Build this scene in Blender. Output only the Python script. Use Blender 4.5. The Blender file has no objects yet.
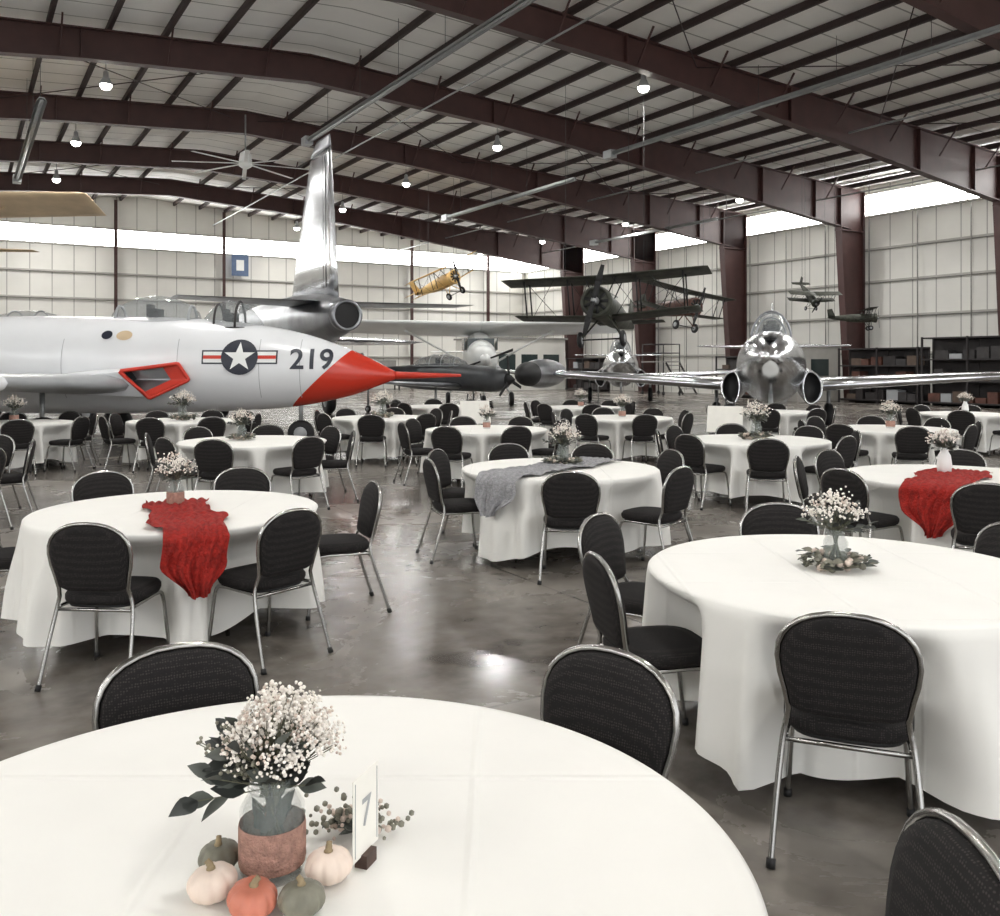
import bpy, bmesh, math, random
from mathutils import Vector, Matrix, Euler
R=math.radians
random.seed(7)
scene=bpy.context.scene
COL=scene.collection

# ---------------------------------------------------------------- materials
def lin(c):
    return tuple(((x/255)/12.92 if x/255<=.04045 else ((x/255+.055)/1.055)**2.4) for x in c)
def mat(name,rgb,rough=.6,metal=0.,var=.12,scale=6.,bump=0.,bscale=None,emis=0.,alpha=1.,spec=.5,sheen=0.):
    m=bpy.data.materials.new(name); m.use_nodes=True
    nt=m.node_tree; b=nt.nodes['Principled BSDF']
    tc=nt.nodes.new('ShaderNodeTexCoord')
    no=nt.nodes.new('ShaderNodeTexNoise'); no.inputs['Scale'].default_value=scale; no.inputs['Detail'].default_value=4
    nt.links.new(tc.outputs['Object'],no.inputs['Vector'])
    ra=nt.nodes.new('ShaderNodeValToRGB')
    c=lin(rgb)
    ra.color_ramp.elements[0].position=.3; ra.color_ramp.elements[1].position=.7
    ra.color_ramp.elements[0].color=(*[x*(1-var) for x in c],1)
    ra.color_ramp.elements[1].color=(*[min(1,x*(1+var)) for x in c],1)
    nt.links.new(no.outputs['Fac'],ra.inputs['Fac']); nt.links.new(ra.outputs['Color'],b.inputs['Base Color'])
    b.inputs['Roughness'].default_value=rough; b.inputs['Metallic'].default_value=metal
    b.inputs['Specular IOR Level'].default_value=spec
    if bump:
        n2=nt.nodes.new('ShaderNodeTexNoise'); n2.inputs['Scale'].default_value=bscale or scale*4
        nt.links.new(tc.outputs['Object'],n2.inputs['Vector'])
        bp=nt.nodes.new('ShaderNodeBump'); bp.inputs['Strength'].default_value=bump; bp.inputs['Distance'].default_value=.02
        nt.links.new(n2.outputs['Fac'],bp.inputs['Height']); nt.links.new(bp.outputs['Normal'],b.inputs['Normal'])
    if emis:
        b.inputs['Emission Color'].default_value=(*c,1); b.inputs['Emission Strength'].default_value=emis
    if alpha<1: b.inputs['Alpha'].default_value=alpha
    return m

M_cloth=mat('linen_white',(232,231,226),.85,0,.02,3,.12,9)
def _creases(m):
    nt=m.node_tree; b=nt.nodes['Principled BSDF']; tc=[n for n in nt.nodes if n.type=='TEX_COORD'][0]
    old=[n for n in nt.nodes if n.type=='BUMP'][0]
    sp=nt.nodes.new('ShaderNodeSeparateXYZ'); nt.links.new(tc.outputs['Object'],sp.inputs[0])
    prev=old
    for ax in('X','Y'):
        ad=nt.nodes.new('ShaderNodeMath'); ad.operation='ADD'; ad.inputs[1].default_value=.22
        nt.links.new(sp.outputs[ax],ad.inputs[0])
        pp=nt.nodes.new('ShaderNodeMath'); pp.operation='PINGPONG'; pp.inputs[1].default_value=.3
        nt.links.new(ad.outputs[0],pp.inputs[0])
        mr=nt.nodes.new('ShaderNodeMapRange'); mr.interpolation_type='SMOOTHSTEP'
        mr.inputs[1].default_value=0; mr.inputs[2].default_value=.016; mr.inputs[3].default_value=1; mr.inputs[4].default_value=0
        nt.links.new(pp.outputs[0],mr.inputs[0])
        bp=nt.nodes.new('ShaderNodeBump'); bp.inputs['Strength'].default_value=.55; bp.inputs['Distance'].default_value=.005
        nt.links.new(mr.outputs[0],bp.inputs['Height']); nt.links.new(prev.outputs['Normal'],bp.inputs['Normal']); prev=bp
    nt.links.new(prev.outputs['Normal'],b.inputs['Normal'])
_creases(M_cloth)

M_chrome=mat('chrome_tube',(165,164,161),.24,1,.05,20)
M_steel=mat('maroon_steel',(68,43,41),.5,0,.15,2)
M_steel_d=mat('dark_purlin_steel',(50,36,36),.6,0,.15,2)
M_wall=mat('wall_liner',(214,213,207),.7,0,.06,.6,.1,3)
M_girt=mat('girt_paint',(170,168,162),.6,0,.06,3)
M_seam=mat('seam_grey',(140,139,135),.7)
M_win=mat('translucent_window',(255,255,253),.5,0,.01,3,emis=14)
M_wood=mat('wood_brown',(120,88,62),.6,0,.3,14)
M_white=mat('white_paint',(232,234,232),.35,0,.05,2)
M_grey=mat('grey_paint',(160,163,165),.35,0,.08,2)
M_alu=mat('bare_aluminium',(212,214,217),.22,1,.18,1.5)
M_alu2=mat('dull_aluminium',(150,152,156),.33,1,.25,1.5)
M_olive=mat('dark_trainer_grey',(92,94,96),.4,.3,.25,1.5)
M_black=mat('black_rubber',(22,22,23),.6,0,.2,8)
M_red=mat('gloss_red',(198,54,36),.4,0,.06,3)
M_navy=mat('insignia_navy',(38,42,54),.4)
M_camo=mat('dark_camouflage',(56,58,48),.6,0,.6,3)
M_rust=mat('red_brown_fabric',(88,56,46),.6,0,.4,3)
M_yellow=mat('aircraft_yellow',(210,174,110),.5,0,.1,2)
M_cream=mat('tan_wing_fabric',(200,178,146),.6,0,.1,2)
M_lampglass=mat('lamp_lens',(255,252,240),.3,0,.01,3,emis=30)
M_tube=mat('galvanised_tube',(150,152,152),.4,.5,.1,4)
M_cable=mat('steel_cable',(60,60,60),.7,0,.1,4)
M_jar=mat('mason_glass',(178,186,182),.05,0,.02,5,alpha=.16)
M_canopy=mat('canopy_glass',(150,156,158),.05,0,.05,2,alpha=.38,spec=.8)
M_burlap=mat('burlap',(170,132,118),.9,0,.25,60,.6,200)
M_bloomw=mat('babys_breath',(240,234,226),.8,0,.05,40)
M_bloomp=mat('dusty_cream_bloom',(206,190,178),.8,0,.15,40)
M_leaf=mat('eucalyptus_leaf',(86,90,84),.6,0,.3,20)
M_leafd=mat('dark_leaf',(48,51,48),.55,0,.3,20)
M_stem=mat('green_stem',(98,98,80),.7,0,.2,20)
M_pstem=mat('pumpkin_stem',(140,124,96),.8,0,.3,60)
M_pw=mat('pumpkin_cream',(228,210,196),.5,0,.08,20)
M_po=mat('pumpkin_orange',(200,122,100),.5,0,.14,20)
M_pg=mat('pumpkin_sage',(124,122,108),.55,0,.22,24)
M_card=mat('paper_card',(236,234,226),.7,0,.03,10)
M_redcloth=mat('red_gauze',(150,28,18),.9,0,.3,30,.9,70)
M_greycloth=mat('grey_gauze',(150,150,152),.9,0,.22,40,.8,90)
M_rack=mat('rack_dark',(44,40,40),.6,0,.2,3)
M_box=mat('brown_box',(92,78,68),.8,0,.2,3)
M_boxd=mat('dark_box',(60,58,58),.8,0,.2,3)
M_blue=mat('banner_blue',(92,110,140),.7)
M_dglass=mat('dark_window_glass',(52,62,62),.1,0,.1,2)
M_bounce_apron=mat('apron_concrete',(205,202,195),.9,0,.06,.3)  # pale tone chosen so the unseen apron bounces light up to the roof
M_dwood=mat('dark_wood',(70,50,42),.6,0,.3,30)

M_fab=mat('black_woven_fabric',(29,27,27),.92,0,.1,12,spec=.3)
def _fab(m):
    nt=m.node_tree; b=nt.nodes['Principled BSDF']; ra=[n for n in nt.nodes if n.type=='VALTORGB'][0]
    tc=[n for n in nt.nodes if n.type=='TEX_COORD'][0]
    vo=nt.nodes.new('ShaderNodeTexVoronoi'); vo.inputs['Scale'].default_value=130; vo.inputs['Randomness'].default_value=.3
    nt.links.new(tc.outputs['Object'],vo.inputs['Vector'])
    r2=nt.nodes.new('ShaderNodeValToRGB'); r2.color_ramp.elements[0].position=.2; r2.color_ramp.elements[1].position=.42
    r2.color_ramp.elements[0].color=(1,1,1,1); r2.color_ramp.elements[1].color=(0,0,0,1)
    nt.links.new(vo.outputs['Distance'],r2.inputs['Fac'])
    mx=nt.nodes.new('ShaderNodeMix'); mx.data_type='RGBA'
    mx.inputs[7].default_value=(*lin((56,52,50)),1)
    nt.links.new(r2.outputs['Color'],mx.inputs[0]); nt.links.new(ra.outputs['Color'],mx.inputs[6])
    nt.links.new(mx.outputs[2],b.inputs['Base Color'])
_fab(M_fab)

def floor_mat():
    m=bpy.data.materials.new('polished_concrete'); m.use_nodes=True; nt=m.node_tree; b=nt.nodes['Principled BSDF']
    tc=nt.nodes.new('ShaderNodeTexCoord')
    n1=nt.nodes.new('ShaderNodeTexNoise'); n1.inputs['Scale'].default_value=.8; n1.inputs['Detail'].default_value=8; n1.inputs['Roughness'].default_value=.62; n1.inputs['Distortion'].default_value=.6
    n2=nt.nodes.new('ShaderNodeTexNoise'); n2.inputs['Scale'].default_value=5; n2.inputs['Detail'].default_value=8
    for n in (n1,n2): nt.links.new(tc.outputs['Object'],n.inputs['Vector'])
    ad=nt.nodes.new('ShaderNodeMath'); ad.operation='MULTIPLY_ADD'; ad.inputs[1].default_value=.4
    nt.links.new(n2.outputs['Fac'],ad.inputs[0]); 
    mu=nt.nodes.new('ShaderNodeMath'); mu.operation='MULTIPLY'; mu.inputs[1].default_value=.6
    nt.links.new(n1.outputs['Fac'],mu.inputs[0]); nt.links.new(mu.outputs[0],ad.inputs[2])
    ra=nt.nodes.new('ShaderNodeValToRGB')
    ra.color_ramp.elements[0].position=.36; ra.color_ramp.elements[0].color=(*lin((80,74,69)),1)
    ra.color_ramp.elements[1].position=.64; ra.color_ramp.elements[1].color=(*lin((136,130,122)),1)
    nt.links.new(ad.outputs[0],ra.inputs['Fac'])
    br=nt.nodes.new('ShaderNodeTexBrick'); br.offset=0; br.inputs['Scale'].default_value=1
    br.inputs['Brick Width'].default_value=3.9; br.inputs['Row Height'].default_value=3.9; br.inputs['Mortar Size'].default_value=.012
    br.inputs['Color1'].default_value=(1,1,1,1); br.inputs['Color2'].default_value=(1,1,1,1); br.inputs['Mortar'].default_value=(.5,.5,.5,1)
    nt.links.new(tc.outputs['Object'],br.inputs['Vector'])
    mx=nt.nodes.new('ShaderNodeMix'); mx.data_type='RGBA'; mx.blend_type='MULTIPLY'; mx.inputs[0].default_value=1
    nt.links.new(ra.outputs['Color'],mx.inputs[6]); nt.links.new(br.outputs['Color'],mx.inputs[7])
    nt.links.new(mx.outputs[2],b.inputs['Base Color'])
    r3=nt.nodes.new('ShaderNodeMapRange'); r3.inputs[1].default_value=.3; r3.inputs[2].default_value=.7; r3.inputs[3].default_value=.17; r3.inputs[4].default_value=.33
    nt.links.new(n1.outputs['Fac'],r3.inputs[0]); nt.links.new(r3.outputs[0],b.inputs['Roughness'])
    b.inputs['Specular IOR Level'].default_value=.5
    bp=nt.nodes.new('ShaderNodeBump'); bp.inputs['Strength'].default_value=.06; bp.inputs['Distance'].default_value=.02
    nt.links.new(n2.outputs['Fac'],bp.inputs['Height']); nt.links.new(bp.outputs['Normal'],b.inputs['Normal'])
    return m
M_floor=floor_mat()

def rib_mat(name,rgb,axis,period,dark,rough=.6,var=.06):
    m=mat(name,rgb,rough,0,var,.5); nt=m.node_tree; b=nt.nodes['Principled BSDF']
    ra=[n for n in nt.nodes if n.type=='VALTORGB'][0]; tc=[n for n in nt.nodes if n.type=='TEX_COORD'][0]
    sp=nt.nodes.new('ShaderNodeSeparateXYZ'); nt.links.new(tc.outputs['Object'],sp.inputs[0])
    mm=nt.nodes.new('ShaderNodeMath'); mm.operation='PINGPONG'; mm.inputs[1].default_value=period/2
    nt.links.new(sp.outputs[axis],mm.inputs[0])
    g=nt.nodes.new('ShaderNodeMath'); g.operation='LESS_THAN'; g.inputs[1].default_value=.03
    nt.links.new(mm.outputs[0],g.inputs[0])
    mx=nt.nodes.new('ShaderNodeMix'); mx.data_type='RGBA'; mx.inputs[7].default_value=(*lin(dark),1)
    nt.links.new(g.outputs[0],mx.inputs[0]); nt.links.new(ra.outputs['Color'],mx.inputs[6])
    nt.links.new(mx.outputs[2],b.inputs['Base Color'])
    bp=nt.nodes.new('ShaderNodeBump'); bp.inputs['Strength'].default_value=.5; bp.inputs['Distance'].default_value=.03
    nt.links.new(mm.outputs[0],bp.inputs['Height']); nt.links.new(bp.outputs['Normal'],b.inputs['Normal'])
    return m
M_deck=rib_mat('roof_insulation',(248,247,243),'Y',1.2,(170,168,163))
M_wallx=rib_mat('wall_liner_x',(222,221,215),'X',1.2,(168,166,161))
M_wally=rib_mat('wall_liner_y',(220,219,213),'Y',1.2,(168,166,161))

def livery():
    m=mat('navy_jet_livery',(226,228,230),.26,.0,.03,1.2,spec=.6); nt=m.node_tree; b=nt.nodes['Principled BSDF']
    ra=[n for n in nt.nodes if n.type=='VALTORGB'][0]; tc=[n for n in nt.nodes if n.type=='TEX_COORD'][0]
    sp=nt.nodes.new('ShaderNodeSeparateXYZ'); nt.links.new(tc.outputs['Object'],sp.inputs[0])
    z2=nt.nodes.new('ShaderNodeMath'); z2.operation='MULTIPLY_ADD'; z2.inputs[1].default_value=1.05; z2.inputs[2].default_value=-3.05
    nt.links.new(sp.outputs['Z'],z2.inputs[0])
    g=nt.nodes.new('ShaderNodeMath'); g.operation='GREATER_THAN'; nt.links.new(sp.outputs['X'],g.inputs[0]); nt.links.new(z2.outputs[0],g.inputs[1])
    mx=nt.nodes.new('ShaderNodeMix'); mx.data_type='RGBA'; mx.inputs[7].default_value=(*lin((200,56,38)),1)
    nt.links.new(g.outputs[0],mx.inputs[0]); nt.links.new(ra.outputs['Color'],mx.inputs[6])
    nt.links.new(mx.outputs[2],b.inputs['Base Color'])
    return m
M_liv=livery()

# ---------------------------------------------------------------- mesh builder
class MB:
    def __init__(s): s.v=[];s.f=[];s.m=[];s.s=[];s.mats=[]
    def mi(s,m):
        if m not in s.mats: s.mats.append(m)
        return s.mats.index(m)
    def add(s,vs,fs,m,smooth=True,M=None):
        o=len(s.v); k=s.mi(m)
        for p in vs:
            p=Vector(p); 
            if M is not None: p=M@p
            s.v.append(tuple(p))
        for f in fs:
            s.f.append(tuple(i+o for i in f)); s.m.append(k); s.s.append(smooth)
    def box(s,c,sz,m,M=None):
        x,y,z=[a/2 for a in sz]; vs=[(c[0]+i*x,c[1]+j*y,c[2]+k*z) for i in(-1,1) for j in(-1,1) for k in(-1,1)]
        fs=[(0,1,3,2),(4,6,7,5),(0,4,5,1),(2,3,7,6),(0,2,6,4),(1,5,7,3)]
        s.add(vs,fs,m,False,M)
    def beam(s,a,b,w,h,m):
        a=Vector(a);b=Vector(b);d=(b-a); l=d.length; q=d.to_track_quat('X','Z')
        M=Matrix.Translation((a+b)/2)@q.to_matrix().to_4x4(); s.box((0,0,0),(l,w,h),m,M)
    def loft(s,rings,m,cap0=True,cap1=True,smooth=True,M=None):
        n=len(rings[0]); vs=[p for r in rings for p in r]; fs=[]
        for i in range(len(rings)-1):
            for j in range(n):
                k=(j+1)%n; fs.append((i*n+j,i*n+k,(i+1)*n+k,(i+1)*n+j))
        if cap0: fs.append(tuple(range(n)))
        if cap1: fs.append(tuple((len(rings)-1)*n+j for j in reversed(range(n))))
        s.add(vs,fs,m,smooth,M)
    def tube(s,pts,r,m,seg=8,closed=False,M=None):
        pts=[Vector(p) for p in pts]; n=len(pts); rings=[]
        rr=r if isinstance(r,(list,tuple)) else [r]*n
        up=None
        for i,p in enumerate(pts):
            if closed: t=(pts[(i+1)%n]-pts[i-1])
            else: t=(pts[min(i+1,n-1)]-pts[max(i-1,0)])
            t.normalize()
            if up is None:
                up=Vector((0,0,1)) if abs(t.z)<.9 else Vector((1,0,0))
            up=(up-t*up.dot(t)).normalized(); sd=t.cross(up)
            rings.append([p+(up*math.cos(2*math.pi*k/seg)+sd*math.sin(2*math.pi*k/seg))*rr[i] for k in range(seg)])
        if closed:
            rings.append(rings[0]); s.loft(rings,m,False,False,True,M)
        else: s.loft(rings,m,True,True,True,M)
    def lathe(s,prof,m,seg=24,M=None,cap0=True,cap1=True):
        s.loft([[(r*math.cos(2*math.pi*k/seg),r*math.sin(2*math.pi*k/seg),z) for k in range(seg)] for r,z in prof],m,cap0,cap1,True,M)
    def ell(s,c,r,m,seg=16,rings=10,M=None):
        rg=[]
        for i in range(rings+1):
            a=math.pi*(i/rings); a=min(max(a,.02),math.pi-.02)
            rg.append([(c[0]+r[0]*math.sin(a)*math.cos(2*math.pi*k/seg),c[1]+r[1]*math.sin(a)*math.sin(2*math.pi*k/seg),c[2]-r[2]*math.cos(a)) for k in range(seg)])
        s.loft(rg,m,True,True,True,M)
    def mesh(s,name):
        me=bpy.data.meshes.new(name); me.from_pydata(s.v,[],s.f)
        for m in s.mats: me.materials.append(m)
        for i,p in enumerate(me.polygons): p.material_index=s.m[i]; p.use_smooth=s.s[i]
        bm=bmesh.new(); bm.from_mesh(me); bmesh.ops.recalc_face_normals(bm,faces=bm.faces); bm.to_mesh(me); bm.free()
        return me
    def build(s,name,loc=(0,0,0),rot=(0,0,0),parent=None,scale=1):
        return place(s.mesh(name),name,loc,rot,parent,scale)
def place(me,name,loc=(0,0,0),rot=(0,0,0),parent=None,scale=1):
    o=bpy.data.objects.new(name,me); COL.objects.link(o); o.location=loc; o.rotation_euler=rot
    o.scale=(scale,)*3
    if parent: o.parent=parent
    return o
def empty(name,loc=(0,0,0),rot=(0,0,0)):
    o=bpy.data.objects.new(name,None); COL.objects.link(o); o.location=loc; o.rotation_euler=rot; return o
def sm(x): x=max(0,min(1,x)); return x*x*(3-2*x)
def catmull(pts,n=6,closed=False):
    P=[Vector(p) for p in pts]; out=[]; N_=len(P)
    for i in range(N_ if closed else N_-1):
        p0=P[(i-1)%N_] if closed or i>0 else P[0]; p1=P[i]; p2=P[(i+1)%N_]; p3=P[(i+2)%N_] if closed or i+2<N_ else P[-1]
        for k in range(n):
            t=k/n; out.append(.5*((2*p1)+(-p0+p2)*t+(2*p0-5*p1+4*p2-p3)*t*t+(-p0+3*p1-3*p2+p3)*t**3))
    if not closed: out.append(P[-1])
    return out

# ---------------------------------------------------------------- camera
H=1.72
cam=bpy.data.cameras.new('camera'); co=bpy.data.objects.new('camera',cam); COL.objects.link(co)
co.location=(0,0,H); co.rotation_euler=(R(90),0,0); cam.lens=32.4; cam.sensor_width=36; cam.sensor_fit='HORIZONTAL'
cam.shift_y=-.093; cam.clip_start=.05; cam.clip_end=400; scene.camera=co

# ---------------------------------------------------------------- building (local u,v axes rotated 31 deg)
BR=R(31.0); cu,su=math.cos(BR),math.sin(BR)
def W(u,v,z=0): return (u*cu-v*su,u*su+v*cu,z)
ROTB=(0,0,BR)
U0,U1,V0,V1=-18,38.6,-14,60.4
UR=10.0
def zt(u): return 12.05-abs(u-UR)*.062
def buildB(mb,name): return mb.build(name,rot=ROTB)

b=MB(); b.box(((U0+U1)/2,(V0+V1)/2,-.1),(U1-U0+.6,V1-V0+.3,.2),M_floor); buildB(b,'floor')
b=MB(); b.box((10,V0-25.2,-.12),(110,50,.2),M_bounce_apron); buildB(b,'ground')  # unseen slab outside the open front, added to bounce light into the hangar
b=MB()
for a,c in((U0-.3,UR),(UR,U1+.3)):
    za,zc=zt(a)+.26,zt(c)+.26
    vs=[(a,V0-.3,za),(c,V0-.3,zc),(c,V1+.3,zc),(a,V1+.3,za)]
    vs+= [(x,y,z+.12) for x,y,z in vs]
    b.add(vs,[(0,3,2,1),(4,5,6,7),(0,1,5,4),(1,2,6,5),(2,3,7,6),(3,0,4,7)],M_deck,False)
buildB(b,'ceiling')
WB,WT=9.05,10.18
b=MB()
b.box((U1+.1,(V0+V1)/2,WB/2),(.2,V1-V0,WB),M_wally)
b.box((U1+.1,(V0+V1)/2,(WT+zt(U1)+.2)/2),(.2,V1-V0,zt(U1)+.3-WT),M_wally)
buildB(b,'wall_right')
b=MB()
b.box((U0-.1,(V0+V1)/2,8.2/2),(.2,V1-V0,8.2),M_wally)
b.box((U0-.1,(V0+V1)/2,(9.4+zt(U0)+.3)/2),(.2,V1-V0,zt(U0)+.3-9.4),M_wally); buildB(b,'wall_left')
b=MB(); b.box((U0-.1,(V0+V1)/2,8.8),(.06,V1-V0,1.2),M_win); buildB(b,'window_3')
b=MB()
b.box(((U0+U1)/2,V1+.1,WB/2),(U1-U0,.2,WB),M_wallx)
for a,c in((U0,UR),(UR,U1)):
    vs=[(a,V1,WT),(c,V1,WT),(c,V1,zt(c)+.25),(a,V1,zt(a)+.25)]; vs+=[(x,y+.2,z) for x,y,z in vs]
    b.add(vs,[(0,1,2,3),(7,6,5,4),(0,4,5,1),(1,5,6,2),(2,6,7,3),(3,7,4,0)],M_wallx,False)
buildB(b,'wall_back')
b=MB(); b.box(((U0+U1)/2,V1+.1,(WB+WT)/2),(U1-U0,.06,WT-WB),M_win)
buildB(b,'window_1')
b=MB(); b.box((U1+.1,(V0+V1)/2,(WB+WT)/2),(.06,V1-V0,WT-WB),M_win); buildB(b,'window_2')
b=MB()
u=U0+1.5
while u<U1: b.box((u,V1-.02,(WB+WT)/2),(.05,.08,WT-WB),M_girt); u+=3.4
v=V0+1.3
while v<V1: b.box((U1-.02,v,(WB+WT)/2),(.08,.05,WT-WB),M_girt); v+=2.6
for z in (WB,WT):
    b.box(((U0+U1)/2,V1-.05,z),(U1-U0,.1,.1),M_girt); b.box((U1-.05,(V0+V1)/2,z),(.1,V1-V0,.1),M_girt)
buildB(b,'trim_1')
b=MB()
for z in (2.3,4.1,5.8,7.4):
    b.box(((U0+U1)/2,V1-.1,z),(U1-U0,.16,.1),M_girt); b.box((U1-.1,(V0+V1)/2,z),(.16,V1-V0,.1),M_girt)
    b.box(((U0+U1)/2,V1-.1,z-.06),(U1-U0,.05,.03),M_seam); b.box((U1-.1,(V0+V1)/2,z-.06),(.05,V1-V0,.03),M_seam)
v=V0+1
while v<V1-1:
    b.tube([(U1-.22,v,.2),(U1-.22,v,8.9)],.028,M_seam,6); v+=2.6
buildB(b,'trim_2')
b=MB()
for u in (-12,-5.3,1.5,8.3,14.9,21.8,28.5,35):
    b.box((u,V1-.3,zt(u)/2),(.03,.3,zt(u)),M_steel); b.box((u,V1-.44,zt(u)/2),(.2,.02,zt(u)),M_steel)
buildB(b,'trim_3')

def ibeam(mb,st,w,m):
    def strip(pts,t,wid):
        rings=[]
        for (x,z),(dx,dz) in pts:
            rings.append([(x-dx*t,-wid/2,z-dz*t),(x-dx*t,wid/2,z-dz*t),(x+dx*t,wid/2,z+dz*t),(x+dx*t,-wid/2,z+dz*t)])
        mb.loft(rings,m,smooth=False)
    tops=[];bots=[];web=[]
    for T,B_ in st:
        d=Vector((T[0]-B_[0],T[1]-B_[1])).normalized()
        tops.append((T,d)); bots.append((B_,d))
        web.append([(B_[0],-.012,B_[1]),(B_[0],.012,B_[1]),(T[0],.012,T[1]),(T[0],-.012,T[1])])
    strip(tops,.02,w); strip(bots,.02,w); mb.loft(web,m,smooth=False)
fb=MB()
def dep(t): return .9 if t<.3 else .9+(t-.3)/.7*1.15
for sgn,ue in ((1,U1-.25),(-1,U0+.25)):
    st=[]
    for i in range(9):
        t=i/8; u=UR+(ue-UR)*t*1.0
        st.append(((u,zt(u)-.02),(u,zt(u)-dep(t))))
    ibeam(fb,st,.34,M_steel)
    for i in (2,4,6,7):
        u=st[i][0][0]; fb.box((u,0,(st[i][0][1]+st[i][1][1])/2),(.03,.32,st[i][0][1]-st[i][1][1]),M_steel)
    zk=zt(ue)
    ibeam(fb,[((ue,zk),(ue-sgn*1.75,zk-.0)),((ue,zk-2.0),(ue-sgn*1.75,zk-2.0)),((ue,0),(ue-sgn*1.1,0))],.36,M_steel)
    fb.box((ue-sgn*.9,0,zk-2.0),(1.8,.34,.05),M_steel)
    fb.box((ue-sgn*.7,0,.02),(1.3,.5,.04),M_steel)
FV=[-10,-2.2,5.6,13.4,21.2,29.0,36.8,44.6,52.4]
u=U0+2.5
while u<U1-2:
    zb=zt(u)-.85
    for s in(-1,1): fb.beam((u,s*.12,zb-.0),(u,s*.85,zt(u)+.1),.05,.05,M_steel)
    u+=3.0
fm=fb.mesh('roof_frame')
for v in FV: place(fm,'roof_frame',W(0,v,0),ROTB)
b=MB(); u=U0+1.0
while u<U1:
    if abs(u-UR)>.2:
        b.box((u,(V0+V1)/2,zt(u)+.12),(.06,V1-V0,.19),M_steel_d); b.box((u+.04,(V0+V1)/2,zt(u)+.02),(.1,V1-V0,.02),M_steel_d)
    u+=1.6
buildB(b,'roof_purlins')
b=MB()
for i,(va,vb) in enumerate(zip(FV[3:-1],FV[4:])):
    for ua,ub in((-12,-1),(1,9.5),(10.5,20),(20,29),(29,37)):
        if i%2==0:
            b.tube([(ua,va,zt(ua)-.3),(ub,vb,zt(ub)-.3)],.018,M_steel_d,6); b.tube([(ub,va,zt(ub)-.3),(ua,vb,zt(ua)-.3)],.018,M_steel_d,6)
buildB(b,'roof_bracing_rods')
for (u,z,va,vb) in ((22,10.0,8,28),(2,9.2,28.5,41),(11.2,10.1,15,32.5),(21,9.1,29.2,40),(32.5,9.0,33,43)):
    b=MB(); h=(vb-va)/2
    b.tube([(0,-h,0),(0,h,0)],.05,M_tube,10)
    b.loft([[(-.14,y,-.02),(-.07,y,.1),(.07,y,.1),(.14,y,-.02),(.06,y,.08),(-.06,y,.08)] for y in(-h,h)],M_tube,smooth=False)
    b.box((0,h+.2,.02),(.3,.5,.3),M_grey)
    k=-h+.5
    while k<h:
        b.tube([(0,k,.08),(0,k,zt(u)+.05-z)],.008,M_cable,5); k+=3
    b.build('tube_heater',W(u,(va+vb)/2,z),ROTB)
b=MB()
for u in (-4,14.2,27.3,35): b.tube([(u,V0,zt(u)-.95),(u,V1-.3,zt(u)-.95)],.035,M_tube,6)
buildB(b,'sprinkler_pipes')

lb=MB()
lb.lathe([(.05,.45),(.08,.4),(.09,.24),(.11,.22),(.19,.05),(.2,0),(.185,0),(.18,.02)],M_grey,24,cap1=False)
lb.lathe([(.18,.02),(.17,-.06),(.12,-.13),(.02,-.16)],M_lampglass,24,cap0=False)
lb.tube([(0,0,.45),(0,0,1.2)],.01,M_cable,6)
lm=lb.mesh('high_bay_lamp')
ld=bpy.data.lights.new('bay_light','AREA'); ld.shape='DISK'; ld.size=.36; ld.energy=320; ld.color=(1,.98,.955)
for u in (-10,4,18.5,32):
    for v in (-5,4,13,22,31,39.6,48,56):
        z=zt(u)-1.05
        o=place(lm,'high_bay_lamp',W(u,v,z),ROTB)
        l=bpy.data.objects.new('bay_light',ld); COL.objects.link(l); l.parent=o; l.location=(0,0,-.18)

w=bpy.data.worlds.new('world'); scene.world=w; w.use_nodes=True
bg=w.node_tree.nodes['Background']; bg.inputs[0].default_value=(.97,.98,1,1); bg.inputs[1].default_value=2.0
sun=bpy.data.lights.new('sun','SUN'); sun.energy=11; sun.angle=.02; sun.color=(1,.97,.93)
so=bpy.data.objects.new('sun',sun); COL.objects.link(so); so.location=(0,-60,60)
d_=Vector(W(-.45,-.5,-1)); so.rotation_euler=d_.to_track_quat('-Z','Y').to_euler()

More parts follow.
